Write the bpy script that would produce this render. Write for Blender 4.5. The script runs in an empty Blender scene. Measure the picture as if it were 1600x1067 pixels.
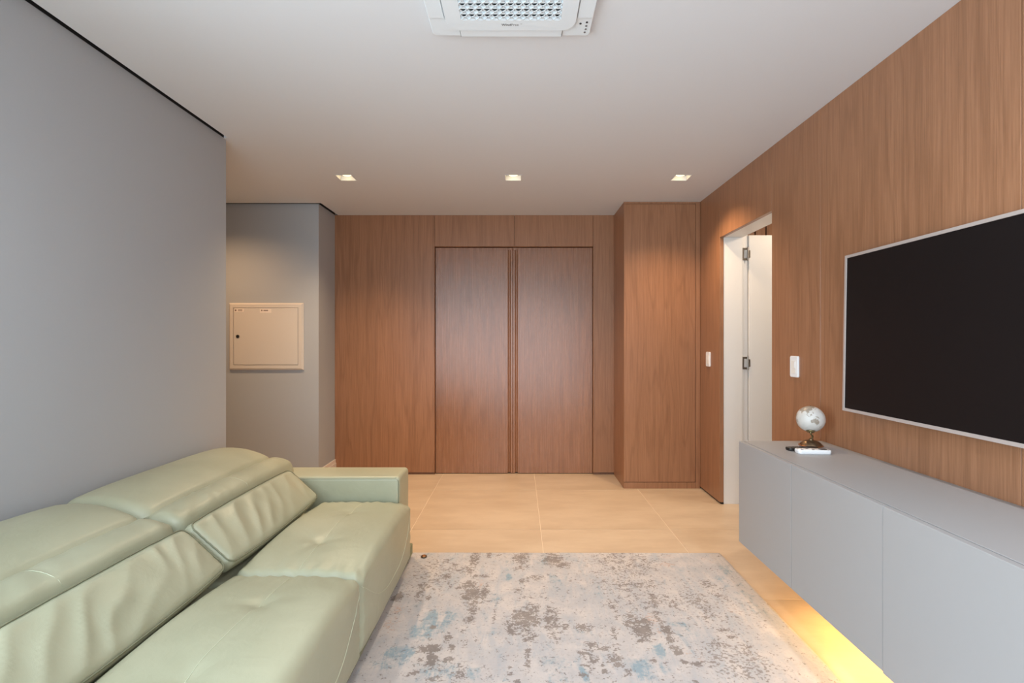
import bpy, bmesh, math, random
from mathutils import Vector, Matrix, noise

# ------------------------------------------------------------------ camera
F, VX, VY, EYE = 751.0, 811.0, 534.4, 1.303      # focal length in px, vanishing point, eye height
scn = bpy.context.scene
COL = scn.collection
cam_d = bpy.data.cameras.new('camera')
cam = bpy.data.objects.new('camera', cam_d)
COL.objects.link(cam)
cam.location = (0, 0, EYE)
cam.rotation_euler = (math.radians(90), 0, 0)
cam_d.sensor_width = 36.0
cam_d.lens = F / 1600 * 36
cam_d.shift_x = (800 - VX) / 1600
cam_d.shift_y = (VY - 533.5) / 1600
cam_d.clip_start = 0.02
scn.camera = cam

# ------------------------------------------------------------------ world, light, exposure
w = bpy.data.worlds.new('world'); scn.world = w; w.use_nodes = True
bg = w.node_tree.nodes['Background']
bg.inputs[0].default_value = (0.75, 0.87, 1.0, 1)
bg.inputs[1].default_value = 1.0
scn.view_settings.view_transform = 'Standard'
scn.view_settings.look = 'None'
scn.view_settings.gamma = 1
scn.view_settings.use_curve_mapping = False
scn.view_settings.exposure = 0.0
scn.cycles.max_bounces = 10
scn.cycles.diffuse_bounces = 6

def area(name, loc, rot, sx, sy, energy, col):
    d = bpy.data.lights.new(name, 'AREA'); d.shape = 'RECTANGLE'; d.size = sx; d.size_y = sy
    d.energy = energy; d.color = col
    o = bpy.data.objects.new(name, d); COL.objects.link(o); o.location = loc; o.rotation_euler = rot
    return o
# daylight entering by the wide glazed opening at the room's end behind the viewer
area('window_daylight', (-0.1, -1.02, 1.22), (math.radians(90), 0, 0), 3.0, 2.3, 64, (0.76, 0.89, 1.0))
# and by a tall unseen window, added in the left wall near the viewer
area('added_side_daylight', (-1.93, -0.08, 1.25), (math.radians(90), 0, math.radians(-90)), 1.1, 2.2, 118, (0.78, 0.90, 1.0))

# ------------------------------------------------------------------ node helpers
def srgb(r, g, b):
    f = lambda c: (c / 255 / 12.92) if c / 255 <= 0.04045 else ((c / 255 + 0.055) / 1.055) ** 2.4
    return (f(r), f(g), f(b), 1)

class NT:
    def __init__(s, name):
        s.m = bpy.data.materials.new(name); s.m.use_nodes = True
        s.t = s.m.node_tree; s.b = s.t.nodes['Principled BSDF']
    def n(s, kind, **kw):
        x = s.t.nodes.new(kind)
        for k, v in kw.items(): setattr(x, k, v)
        return x
    def l(s, a, b): s.t.links.new(a, b)
    def val(s, x, inp):
        if isinstance(x, (int, float)): inp.default_value = x
        elif isinstance(x, tuple): inp.default_value = x
        else: s.l(x, inp)
    def math(s, op, a, b=0.0, clamp=False):
        x = s.n('ShaderNodeMath', operation=op, use_clamp=clamp)
        s.val(a, x.inputs[0]); s.val(b, x.inputs[1]); return x.outputs[0]
    def ramp(s, fac, a, b, lo=0.0, hi=1.0):
        x = s.n('ShaderNodeMapRange', interpolation_type='SMOOTHSTEP')
        s.val(fac, x.inputs[0]); x.inputs[1].default_value = a; x.inputs[2].default_value = b
        x.inputs[3].default_value = lo; x.inputs[4].default_value = hi; return x.outputs[0]
    def mix(s, fac, a, b, blend='MIX'):
        x = s.n('ShaderNodeMix', data_type='RGBA', blend_type=blend)
        s.val(fac, x.inputs[0]); s.val(a, x.inputs[6]); s.val(b, x.inputs[7]); return x.outputs[2]
    def coord(s, scale=(1, 1, 1), kind='Object'):
        c = s.n('ShaderNodeTexCoord'); m = s.n('ShaderNodeMapping'); m.inputs[3].default_value = scale
        s.l(c.outputs[kind], m.inputs[0]); return m.outputs[0]
    def noise(s, vec, scale, detail=4, rough=0.55, w=None, dist=0.0):
        x = s.n('ShaderNodeTexNoise')
        if w is not None:
            x.noise_dimensions = '4D'; s.val(w, x.inputs['W'])
        s.l(vec, x.inputs['Vector']); x.inputs['Scale'].default_value = scale
        x.inputs['Detail'].default_value = detail; x.inputs['Roughness'].default_value = rough
        x.inputs['Distortion'].default_value = dist
        return x.outputs['Fac']
    def rnd(s): return s.n('ShaderNodeObjectInfo').outputs['Random']
    def bump(s, h, strength, dist=0.01):
        x = s.n('ShaderNodeBump'); x.inputs['Strength'].default_value = strength; x.inputs['Distance'].default_value = dist
        s.l(h, x.inputs['Height']); s.l(x.outputs[0], s.b.inputs['Normal'])
    def set(s, col=None, rough=None, metal=None, spec=None):
        for k, v in (('Base Color', col), ('Roughness', rough), ('Metallic', metal), ('Specular IOR Level', spec)):
            if v is not None: s.val(v, s.b.inputs[k])
        return s.m

M = {}
def plain(name, rgb, rough=0.5, metal=0.0, spec=0.5, bump=0.0, bscale=200, var=0.03):
    t = NT(name); c = t.coord()
    nz = t.noise(c, bscale, 3)
    lo = tuple(max(0, v * (1 - var)) for v in rgb[:3]) + (1,)
    hi = tuple(min(1, v * (1 + var)) for v in rgb[:3]) + (1,)
    t.set(t.mix(nz, lo, hi), rough, metal, spec)
    if bump: t.bump(nz, bump, 0.002)
    M[name] = t.m; return t.m

def wood(name, dark, mid, light, rough=0.36, spec=0.5):
    t = NT(name)
    w_ = t.math('MULTIPLY', t.rnd(), 37.0)
    fine = t.noise(t.coord((170, 170, 3.0)), 1.0, 6, 0.7, w_)
    med = t.noise(t.coord((34, 34, 0.8)), 1.0, 4, 0.6, w_, 0.3)
    broad = t.noise(t.coord((4.5, 4.5, 0.42)), 1.0, 3, 0.42, w_)
    rings = t.math('PINGPONG', t.math('MULTIPLY', broad, 22.0), 1.0)
    pores = t.ramp(t.noise(t.coord((420, 420, 9)), 1.0, 2, 0.5, w_), 0.58, 0.72)
    c = t.mix(t.ramp(fine, 0.22, 0.78), dark, light)
    c = t.mix(0.45, c, mid)
    c = t.mix(t.math('MULTIPLY', t.ramp(med, 0.42, 0.75), 0.26), c, dark)
    c = t.mix(t.math('MULTIPLY', t.ramp(rings, 0.55, 1.0), 0.28), c, dark)
    c = t.mix(t.math('MULTIPLY', pores, 0.35), c, dark)
    c = t.mix(t.math('MULTIPLY', t.math('SUBTRACT', t.rnd(), 0.5), 0.12), c, light)
    t.set(c, t.math('ADD', t.math('MULTIPLY', fine, 0.10), rough - 0.05), 0, spec)
    t.bump(fine, 0.06, 0.001)
    M[name] = t.m
wood('wood_veneer', srgb(120, 82, 56), srgb(156, 110, 79), srgb(180, 132, 99))
wood('wood_door', srgb(112, 73, 49), srgb(147, 100, 70), srgb(170, 121, 88), 0.27, 0.85)
wood('wood_plinth', srgb(84, 58, 42), srgb(112, 78, 56), srgb(130, 92, 68), 0.5)

plain('grey_paint', srgb(168, 171, 174), 0.75, bump=0.05, bscale=140, var=0.015)
plain('white_paint', srgb(214, 215, 217), 0.8, bump=0.03, bscale=120, var=0.01)
plain('white_lacquer', srgb(225, 220, 214), 0.35, var=0.01)
plain('baseboard_white', srgb(226, 216, 206), 0.4, var=0.01)
plain('dark_void', srgb(30, 29, 29), 0.9)
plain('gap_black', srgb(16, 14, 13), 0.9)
plain('grey_laminate', srgb(156, 154, 153), 0.42, var=0.012, bump=0.02, bscale=500)
plain('steel', srgb(150, 140, 130), 0.3, metal=1.0)
plain('panel_metal', srgb(206, 198, 188), 0.45, var=0.01, bump=0.02, bscale=300)
plain('black_plastic', srgb(26, 25, 26), 0.4)
plain('dark_button', srgb(60, 58, 58), 0.5)
plain('white_plastic', srgb(232, 233, 234), 0.3, var=0.01)
plain('cream_plastic', srgb(232, 228, 220), 0.35, var=0.01)
plain('print_and_shade_grey', srgb(104, 102, 102), 0.6)  # grey of buttons, indicators and lettering, and of the shade ring around the AC panel
plain('tv_bezel', srgb(196, 186, 180), 0.32, metal=0.35)
plain('bronze', srgb(116, 96, 74), 0.38, metal=0.85, var=0.25, bscale=60)
plain('copper', srgb(176, 120, 76), 0.35, metal=0.8, var=0.1)
plain('brass', srgb(150, 138, 100), 0.35, metal=0.8, var=0.15)
plain('sticker', srgb(228, 216, 204), 0.5, var=0.01)
plain('print_grey', srgb(120, 100, 88), 0.6)
plain('seam_thread', srgb(188, 193, 168), 0.55)
plain('seam_dark', srgb(118, 120, 96), 0.6)
plain('ac_white', srgb(222, 228, 231), 0.38, var=0.008)
plain('ac_slat', srgb(214, 226, 232), 0.4, var=0.01)

def emit(name, rgb, strength):
    t = NT(name)
    t.b.inputs['Base Color'].default_value = rgb
    t.b.inputs['Emission Color'].default_value = rgb
    t.b.inputs['Emission Strength'].default_value = strength
    M[name] = t.m
emit('lamp_glow', (1.0, 0.78, 0.42, 1), 5.0)
emit('added_lamp_cool', (0.9, 0.95, 1.0, 1), 12.0)
emit('led_glow', (1.0, 0.62, 0.22, 1), 6.0)

def mk_tv():
    t = NT('tv_glass'); c = t.coord()
    nz = t.noise(c, 900, 2)
    t.set(t.mix(nz, srgb(12, 10, 10), srgb(34, 29, 29)), 0.34, 0, 0.16); M['tv_glass'] = t.m
mk_tv()

def mk_tile():
    t = NT('floor_tile'); r = t.rnd()
    w_ = t.math('MULTIPLY', r, 23.0)
    n1 = t.noise(t.coord((2.0, 6.0, 2.0)), 1.0, 6, 0.6, w_)
    n2 = t.noise(t.coord(), 45.0, 4, 0.6, w_)
    c = t.mix(t.ramp(n1, 0.3, 0.72), srgb(190, 168, 142), srgb(208, 188, 162))
    c = t.mix(t.math('MULTIPLY', n2, 0.25), c, srgb(184, 160, 133))
    c = t.mix(t.math('MULTIPLY', r, 0.10), c, srgb(196, 176, 150))
    t.set(c, 0.36, 0, 0.45); t.bump(n2, 0.02, 0.001); M['floor_tile'] = t.m
    plain('grout', srgb(232, 216, 194), 0.8)
mk_tile()

def mk_leather():
    t = NT('sage_leather'); c = t.coord()
    n1 = t.noise(c, 3.0, 3); n2 = t.noise(c, 420.0, 3, 0.6); n3 = t.noise(c, 14.0, 4, 0.55, dist=0.6)
    col = t.mix(t.ramp(n1, 0.3, 0.7), srgb(157, 158, 133), srgb(167, 168, 143))
    t.set(col, t.math('ADD', t.math('MULTIPLY', n1, 0.1), 0.36), 0, 0.5)
    h = t.math('ADD', t.math('MULTIPLY', n2, 0.12), t.math('MULTIPLY', n3, 1.0))
    t.bump(h, 0.16, 0.012); M['sage_leather'] = t.m
    plain('sofa_base', srgb(128, 132, 104), 0.6)
mk_leather()

def mk_rug():
    t = NT('rug_pile'); c = t.coord()
    def att(a):
        x = t.n('ShaderNodeAttribute'); x.attribute_name = a; return x.outputs['Fac']
    nA = t.noise(t.coord((38, 46, 38)), 1.0, 7, 0.68, dist=0.5)
    nB = t.noise(t.coord((120, 150, 120)), 1.0, 4, 0.6)
    nC = t.noise(c, 9.0, 6, 0.62)
    nD = t.noise(c, 900.0, 2, 0.5)
    nE = t.noise(t.coord((60, 75, 60)), 1.0, 5, 0.65)
    nF = t.noise(t.coord((16, 5, 16)), 1.0, 6, 0.7, dist=0.8)
    nG = t.noise(c, 2.3, 3, 0.5)
    base = t.mix(t.ramp(nC, 0.32, 0.68), srgb(180, 177, 177), srgb(200, 193, 188))
    base = t.mix(t.math('MULTIPLY', t.ramp(t.math('ADD', nF, t.math('MULTIPLY', nG, 0.5)), 0.66, 0.92), 0.75), base, srgb(170, 173, 178))
    base = t.mix(t.math('MULTIPLY', t.ramp(nE, 0.53, 0.62), 0.42), base, srgb(174, 168, 165))
    warm = t.ramp(t.math('ADD', att('orange'), t.math('MULTIPLY', t.math('SUBTRACT', nE, 0.5), 2.4)), 0.40, 0.75)
    base = t.mix(t.math('MULTIPLY', warm, 0.55), base, srgb(198, 160, 134))
    blue = t.ramp(t.math('ADD', t.math('MULTIPLY', att('blue'), 1.05), t.math('MULTIPLY', t.math('ADD', t.math('SUBTRACT', nF, 0.5), t.math('SUBTRACT', nA, 0.5)), 2.2)), 0.22, 0.95)
    base = t.mix(t.math('MULTIPLY', blue, 0.85), base, srgb(128, 154, 166))
    spk = t.ramp(t.math('ADD', t.math('MULTIPLY', att('speck'), 0.16), nE), 0.655, 0.69)
    g = t.math('ADD', t.math('MULTIPLY', att('grey'), 0.92), t.math('MULTIPLY', t.math('SUBTRACT', nA, 0.5), 3.4))
    g = t.math('ADD', g, t.math('MULTIPLY', t.math('SUBTRACT', nB, 0.5), 2.4))
    grey = t.math('MAXIMUM', t.ramp(g, 0.44, 0.60), t.math('MULTIPLY', spk, 0.85))
    tone = t.mix(t.ramp(nC, 0.35, 0.65), srgb(120, 112, 107), srgb(136, 127, 120))
    col = t.mix(t.math('MULTIPLY', grey, 0.90), base, tone)
    col = t.mix(t.math('MULTIPLY', nD, 0.22), col, srgb(168, 161, 157))
    t.set(col, 0.95, 0, 0.1)
    t.bump(t.math('SUBTRACT', nD, t.math('MULTIPLY', grey, 0.8)), 0.25, 0.004); M['rug_pile'] = t.m
mk_rug()

def mk_globe():
    t = NT('globe_print'); c = t.coord()
    x = t.n('ShaderNodeAttribute'); x.attribute_name = 'land'
    nz = t.noise(c, 60, 4)
    nl = t.noise(c, 240, 3)
    sea = t.mix(nz, srgb(192, 189, 182), srgb(210, 206, 200))
    land = t.mix(nl, srgb(116, 106, 96), srgb(178, 166, 150))
    t.set(t.mix(t.ramp(x.outputs['Fac'], 0.35, 0.65), sea, land), 0.35); M['globe_print'] = t.m
mk_globe()

# ------------------------------------------------------------------ mesh helpers
ORG = {}
def mesh_obj(name, verts, faces, mat, parent=None, smooth=False):
    org = ORG.get(parent.name, Vector((0, 0, 0))) if parent else Vector((0, 0, 0))
    me = bpy.data.meshes.new(name)
    me.from_pydata([tuple(Vector(v) - org) for v in verts], [], faces)
    me.validate()
    bm = bmesh.new(); bm.from_mesh(me); bmesh.ops.recalc_face_normals(bm, faces=bm.faces[:]); bm.to_mesh(me); bm.free()
    if smooth: me.polygons.foreach_set('use_smooth', [True] * len(me.polygons))
    me.materials.append(M[mat])
    o = bpy.data.objects.new(name, me); COL.objects.link(o)
    if parent: o.parent = parent
    ORG[o.name] = org                         # a child sits at its parent's origin
    return o
def tag(o, label=None, cat=None, group=None, kind=None):
    for k, v in (('label', label), ('category', cat), ('group', group), ('kind', kind)):
        if v: o[k] = v
    return o
def thing(name, loc, label=None, cat=None, group=None, kind=None):
    o = bpy.data.objects.new(name, None); COL.objects.link(o); o.location = loc
    o.empty_display_size = 0.1
    ORG[o.name] = Vector(loc)
    return tag(o, label, cat, group, kind)
def box_geo(x0, x1, y0, y1, z0, z1, bev=0.0, seg=2):
    bm = bmesh.new()
    vs = [bm.verts.new((x, y, z)) for x in (x0, x1) for y in (y0, y1) for z in (z0, z1)]
    for f in ((0, 1, 3, 2), (4, 6, 7, 5), (0, 4, 5, 1), (2, 3, 7, 6), (0, 2, 6, 4), (1, 5, 7, 3)):
        bm.faces.new([vs[i] for i in f])
    if bev:
        bmesh.ops.bevel(bm, geom=bm.edges[:], offset=bev, segments=seg, affect='EDGES', profile=0.5)
    bm.verts.index_update()
    v = [x.co.copy() for x in bm.verts]; f = [[y.index for y in x.verts] for x in bm.faces]
    bm.free(); return v, f
def join(*geos):
    V, Fc = [], []
    for v, f in geos:
        n = len(V); V += list(v); Fc += [[i + n for i in x] for x in f]
    return V, Fc
def box(name, b, mat, parent=None, bev=0.0, seg=2, smooth=False):
    v, f = box_geo(*b, bev=bev, seg=seg); return mesh_obj(name, v, f, mat, parent, smooth)
def tube_geo(pts, r, sides=6, cap=True):
    pts = [Vector(p) for p in pts]; V, Fc = [], []
    up = Vector((0.013, 0.027, 1))
    for i, p in enumerate(pts):
        t = (pts[min(i + 1, len(pts) - 1)] - pts[max(i - 1, 0)]).normalized()
        a = t.cross(up)
        if a.length < 1e-3: a = t.cross(Vector((1, 0, 0)))
        a.normalize(); b = t.cross(a)
        rr = r[i] if isinstance(r, (list, tuple)) else r
        for k in range(sides):
            an = 2 * math.pi * k / sides
            V.append(p + a * math.cos(an) * rr + b * math.sin(an) * rr)
    for i in range(len(pts) - 1):
        for k in range(sides):
            k2 = (k + 1) % sides
            Fc.append([i * sides + k, i * sides + k2, (i + 1) * sides + k2, (i + 1) * sides + k])
    if cap:
        Fc.append(list(range(sides))[::-1]); Fc.append([(len(pts) - 1) * sides + k for k in range(sides)])
    return V, Fc
def tube(name, pts, r, mat, parent=None, sides=6):
    v, f = tube_geo(pts, r, sides); return mesh_obj(name, v, f, mat, parent, True)
def lathe_geo(profile, center, seg=32, mat4=None):
    V, Fc = [], []
    for (r, z) in profile:
        for k in range(seg):
            a = 2 * math.pi * k / seg; V.append(Vector((r * math.cos(a), r * math.sin(a), z)))
    n = len(profile)
    for i in range(n - 1):
        for k in range(seg):
            k2 = (k + 1) % seg
            Fc.append([i * seg + k, i * seg + k2, (i + 1) * seg + k2, (i + 1) * seg + k])
    Fc.append(list(range(seg))[::-1]); Fc.append([(n - 1) * seg + k for k in range(seg)])
    c = Vector(center)
    V = [c + (mat4 @ v if mat4 else v) for v in V]
    return V, Fc
def rrect(hx, hy, r, n=6):
    P = []
    for sx, sy, a0 in ((1, 1, 0), (-1, 1, 90), (-1, -1, 180), (1, -1, 270)):
        for i in range(n + 1):
            a = math.radians(a0 + 90 * i / n)
            P.append((sx * (hx - r) + r * math.cos(a), sy * (hy - r) + r * math.sin(a)))
    return P
def prism_geo(pts, z0, z1, to3, bev=0.0):
    """closed outline pts (a,b) extruded along c; to3(a,b,c) -> xyz; a chamfer ring on the z1 side when bev"""
    n = len(pts); V = []; rows = [(pts, z0)]
    if bev:
        cx = sum(p[0] for p in pts) / n; cy = sum(p[1] for p in pts) / n
        ext = max(max(abs(p[0] - cx) for p in pts), 1e-6); ey = max(max(abs(p[1] - cy) for p in pts), 1e-6)
        ins = [(cx + (p[0] - cx) * (1 - bev / ext), cy + (p[1] - cy) * (1 - bev / ey)) for p in pts]
        d = bev if z1 > z0 else -bev
        rows += [(pts, z1 - d), (ins, z1)]
    else: rows += [(pts, z1)]
    Fc = []
    for P, z in rows: V += [Vector(to3(a, b, z)) for a, b in P]
    for i in range(len(rows) - 1):
        for k in range(n):
            k2 = (k + 1) % n; Fc.append([i * n + k, i * n + k2, (i + 1) * n + k2, (i + 1) * n + k])
    Fc.append(list(range(n))[::-1]); Fc.append([(len(rows) - 1) * n + k for k in range(n)])
    return V, Fc
def rbox_geo(lo, hi, r, step, deform=None, rz=None):
    """rounded box with an even surface lattice, then an optional per-vertex deformation"""
    def samples(a, b):
        s = [a + r * t for t in (0, .15, .3, .45, .6, .8)]
        n = max(1, round((b - a - 2 * r) / step))
        s += [a + r + (b - a - 2 * r) * i / n for i in range(n + 1)]
        s += [b - r * t for t in (.8, .6, .45, .3, .15, 0)]
        return s
    S = [samples(lo[i], hi[i]) for i in range(3)]
    idx, V, Fc = {}, [], []
    def vert(i, j, k):
        if (i, j, k) not in idx:
            p = Vector((S[0][i], S[1][j], S[2][k]))
            inn = Vector([min(max(p[q], lo[q] + r), hi[q] - r) for q in range(3)])
            d = p - inn
            if d.length > 1e-9: p = inn + d.normalized() * r
            if deform: p = deform(p)
            idx[(i, j, k)] = len(V); V.append(p)
        return idx[(i, j, k)]
    n = [len(s) for s in S]
    for ax in range(3):
        a, b = [q for q in range(3) if q != ax]
        for side in (0, n[ax] - 1):
            for i in range(n[a] - 1):
                for j in range(n[b] - 1):
                    q = []
                    for di, dj in ((0, 0), (1, 0), (1, 1), (0, 1)):
                        t = [0, 0, 0]; t[ax] = side; t[a] = i + di; t[b] = j + dj; q.append(vert(*t))
                    Fc.append(q)
    return V, Fc

# ------------------------------------------------------------------ room constants (metres; X right, Y away, Z up)
H = 2.551           # ceiling
XR = 1.612          # right wood wall face
XL = -1.806         # left painted wall face
YN = -0.8           # wall behind the viewer
YB = 4.725          # face of the wood wall at the far end
YNI = 4.345         # corridor wall that carries the distribution board

# ------------------------------------------------------------------ floor
floor = box('floor', (-4.4, 3.8, YN - 0.3, 5.4, -0.12, -0.0025), 'grout'); tag(floor, kind='structure')
tile_me = None
TS, GAP = 0.9, 0.0042
for i in range(-5, 4):
    for j in range(-5, 2):
        x0 = 0.151 + i * TS; y0 = 4.236 + j * TS
        x1, y1 = x0 + TS, y0 + TS
        if x0 > 3.6 or x1 < -4.3 or y1 < YN - .2: continue
        if x0 < -2.3 and y1 < 2.8: continue
        if x0 > 1.8 and y1 < 2.3: continue
        if tile_me is None:
            v, f = box_geo(GAP / 2, TS - GAP / 2, GAP / 2, TS - GAP / 2, -0.012, 0, bev=0.0007, seg=1)
            tile_me = bpy.data.meshes.new('tile'); tile_me.from_pydata([tuple(q) for q in v], [], f); tile_me.materials.append(M['floor_tile'])
        t = bpy.data.objects.new('tile', tile_me); COL.objects.link(t); t.parent = floor; t.location = (x0, y0, 0)

# ------------------------------------------------------------------ ceiling (with shadow gap along the painted walls)
LX = [-2.584, -1.314, -0.044, 1.231]; LY = 3.652; LY2 = 0.62; LH = 0.064
xs = sorted({-4.3, -1.78, XR + 0.03} | {x + s * LH for x in LX for s in (-1, 1)})
ys = sorted({YN, LY2 - LH, LY2 + LH, 2.936, LY - LH, LY + LH, 4.319, YB + 0.03})
geos = []
for a in range(len(xs) - 1):
    for b in range(len(ys) - 1):
        cx = (xs[a] + xs[a + 1]) / 2; cy = (ys[b] + ys[b + 1]) / 2
        if cx < -1.78 and not (2.936 < cy < 4.319): continue
        if any(abs(cx - x) < LH and (abs(cy - LY) < LH or abs(cy - LY2) < LH) for x in LX): continue
        geos.append(box_geo(xs[a], xs[a + 1], ys[b], ys[b + 1], H, H + 0.02))
ceil = mesh_obj('ceiling', *join(*geos), 'white_paint'); tag(ceil, kind='structure')
box('upper_slab', (-4.5, 3.9, YN - 0.3, 5.5, 2.64, 2.74), 'dark_void', ceil)

# ------------------------------------------------------------------ painted walls
wl = mesh_obj('wall_left', *join(box_geo(-1.95, XL, .5, 2.962, 0, 2.64), box_geo(-1.95, XL, YN, -.66, 0, 2.64), box_geo(-1.95, XL, -.66, .5, 2.38, 2.64), box_geo(-4.4, -1.95, 2.81, 2.962, 0, 2.64)), 'grey_paint')
tag(wl, kind='structure')
wn = mesh_obj('wall_niche', *join(box_geo(-4.4, -1.811, YNI, YNI + 0.15, 0, 2.64), box_geo(-1.96, -1.811, YNI + 0.15, 4.78, 0, 2.64)), 'grey_paint')
tag(wn, kind='structure')
we = box('wall_corridor_end', (-4.4, -4.2, 2.962, YNI, 0, 2.64), 'grey_paint'); tag(we, kind='structure')
wb = mesh_obj('wall_behind', *join(box_geo(-1.95, -1.6, YN - .12, YN, 0, 2.64), box_geo(1.4, 1.9, YN - .12, YN, 0, 2.64),
                                   box_geo(-1.6, 1.4, YN - .12, YN, 2.38, 2.64)), 'grey_paint'); tag(wb, kind='structure')
wf = mesh_obj('window_1', *join(*[box_geo(x, x + .05, YN - .1, YN - .04, 0, 2.38) for x in (-1.6, -.625, .375, 1.35)],
                                box_geo(-1.6, 1.4, YN - .1, YN - .04, 2.33, 2.38), box_geo(-1.6, 1.4, YN - .1, YN - .04, 0, .05)), 'white_lacquer')
tag(wf, kind='structure')
wf2 = mesh_obj('added_side_window', *join(*[box_geo(-1.93, -1.87, y, y + .05, 0, 2.38) for y in (-.66, -.105, .45)], box_geo(-1.93, -1.87, -.66, .5, 2.33, 2.38), box_geo(-1.93, -1.87, -.66, .5, 0, .05)), 'white_lacquer')  # unseen window added around the side daylight
tag(wf2, kind='structure')
def baseboard(name, b, axis):
    x0, x1, y0, y1 = b
    g1 = box_geo(x0, x1, y0, y1, 0, 0.118, .001, 1)
    if axis == 'x': g2 = box_geo(x0, x0 + (x1 - x0) * 0.72, y0, y1, 0.118, 0.152, .003, 2)
    else: g2 = box_geo(x0, x1, y0 + (y1 - y0) * 0.28, y1, 0.118, 0.152, .003, 2)
    o = mesh_obj(name, *join(g1, g2), 'baseboard_white'); tag(o, kind='structure')
baseboard('baseboard_left', (XL, XL + 0.015, .5, 2.962), 'x')
baseboard('baseboard_niche', (-4.2, -1.796, YNI - 0.015, YNI), 'y')
baseboard('baseboard_return', (-1.811, -1.796, YNI, YB), 'x')

# black strip that paints shade into the ceiling gap under the slab
for nm, g in (('gap_shade_strip', join(box_geo(XL, XL + .003, .5, 2.962, H + .001, 2.639))), ):
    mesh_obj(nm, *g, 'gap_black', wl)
mesh_obj('gap_shade_strip', *box_geo(-4.2, -1.811, YNI - .003, YNI, H + .001, 2.639), 'gap_black', wn)
mesh_obj('gap_shade_strip', *box_geo(-1.811, -1.808, YNI - .003, 4.72, H + .001, 2.639), 'gap_black', wn)
# ------------------------------------------------------------------ far wood wall with its double door
wbk = box('wall_back', (-1.96, 1.9, 4.80, 4.95, 0, 2.64), 'gap_black'); tag(wbk, kind='structure')
DX0, DXM, DX1, DZ = -0.8305, -0.0615, 0.7298, 2.243
pan = lambda nm, b, par, mat='wood_veneer', bev=0.0012: box(nm, b, mat, par, bev, 1)
pan('panel', (-1.811, DX0, YB, YB + .033, .021, H), wbk)
pan('panel', (DX0 + .0015, -0.0455, YB, YB + .033, DZ, H), wbk)
pan('panel', (-0.0430, DX1 - .0015, YB, YB + .033, DZ, H), wbk)
pan('panel', (DX1, 0.945, YB, YB + .033, .021, H), wbk)
for a, b in ((-1.80, DX0), (DX1, 0.94)):
    pan('plinth', (a, b, YB + .006, YB + .033, 0, .019), wbk, 'wood_plinth')
# side linings of the door recess
pan('lining', (DX0 - .02, DX0, YB + .033, 4.80, 0, DZ), wbk); pan('lining', (DX1, DX1 + .02, YB + .033, 4.80, 0, DZ), wbk)
pan('lining', (DX0 - .02, DX1 + .02, YB + .033, 4.80, DZ, DZ + .02), wbk)
d1 = thing('door_1', (DXM, 4.76, 0), kind='structure')
def leaf(sign):
    x_out = DX0 + .003 if sign < 0 else DX1 - .003
    e0 = DXM + sign * .0015; s1 = DXM + sign * .0215; g1 = DXM + sign * .0475
    def bx(a, b, y0, y1, z0, z1, bv=.003): return box_geo(min(a, b), max(a, b), y0, y1, z0, z1, bv, 2)
    yf = 4.757
    o = mesh_obj('door_leaf', *join(bx(x_out, g1, yf, 4.795, .006, DZ - .006), bx(g1, e0, yf, 4.795, DZ - .03, DZ - .006)), 'wood_door', d1)
    mesh_obj('edge_strip', *bx(s1, e0, yf, 4.795, .006, DZ - .03), 'wood_door', o)
    n = 7                                        # the finger pull: a long hollow between leaf and edge strip
    P = [(g1 + (s1 - g1) * k / (n - 1), 4.762 + .011 * math.sin(math.pi * k / (n - 1)) ** .6) for k in range(n)]
    V = [(x, y, z) for z in (.012, DZ - .03) for x, y in P]
    Fc = [[k, k + 1, n + k + 1, n + k] for k in range(n - 1)]
    mesh_obj('finger_pull', V, Fc, 'wood_door', o, True)
leaf(-1); leaf(1)

# ------------------------------------------------------------------ tall closet in the far right corner
cl = thing('tall_closet', (1.27, 4.5, 0), 'tall floor to ceiling wood veneer closet in the far corner beside the double door', 'closet')
CX0, CY = 0.9325, 4.272
box('body', (CX0, XR - .002, CY + .02, YB - .001, .0, H - .001), 'wood_veneer', cl, .001, 1)
box('closet_door', (CX0 + .001, 1.568, CY, CY + .0195, .060, H - .022), 'wood_veneer', cl, .0015, 1)
box('stile', (1.5715, XR - .002, CY + .002, CY + .0195, .0, H - .001), 'wood_veneer', cl, .001, 1)
box('top_rail', (CX0, 1.5705, CY + .002, CY + .0195, H - .019, H - .001), 'wood_veneer', cl, .001, 1)
box('plinth', (CX0, 1.5705, CY + .001, CY + .0195, 0, .056), 'wood_veneer', cl, .001, 1)

# ------------------------------------------------------------------ right wood wall with doorway
OY0, OY1, OZ = 3.065, 3.862, 2.142
wr = mesh_obj('wall_right', *join(box_geo(1.645, 1.80, YN, OY0 + .02, 0, 2.64), box_geo(1.645, 1.80, OY1 + .045, 4.95, 0, 2.64),
                                  box_geo(1.645, 1.80, OY0 + .02, OY1 + .045, OZ + .04, 2.64)), 'gap_black'); tag(wr, kind='structure')
yj = [YN, 0.514, 1.542, 2.57, OY0]
for a, b in zip(yj[:-1], yj[1:]):
    pan('panel', (XR, XR + .032, a + .0011, b - .0011 if b != OY0 else b, .014, H), wr)
pan('panel', (XR, XR + .032, OY0 + .001, OY1 - .001, OZ, H), wr)
pan('panel', (XR, XR + .032, OY1, YB, .016, H), wr)
box('plinth', (XR + .014, XR + .032, OY1, YB, 0, .014), 'gap_black', wr)  # recess strip blackened for the shade in the gap under the panel
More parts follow.
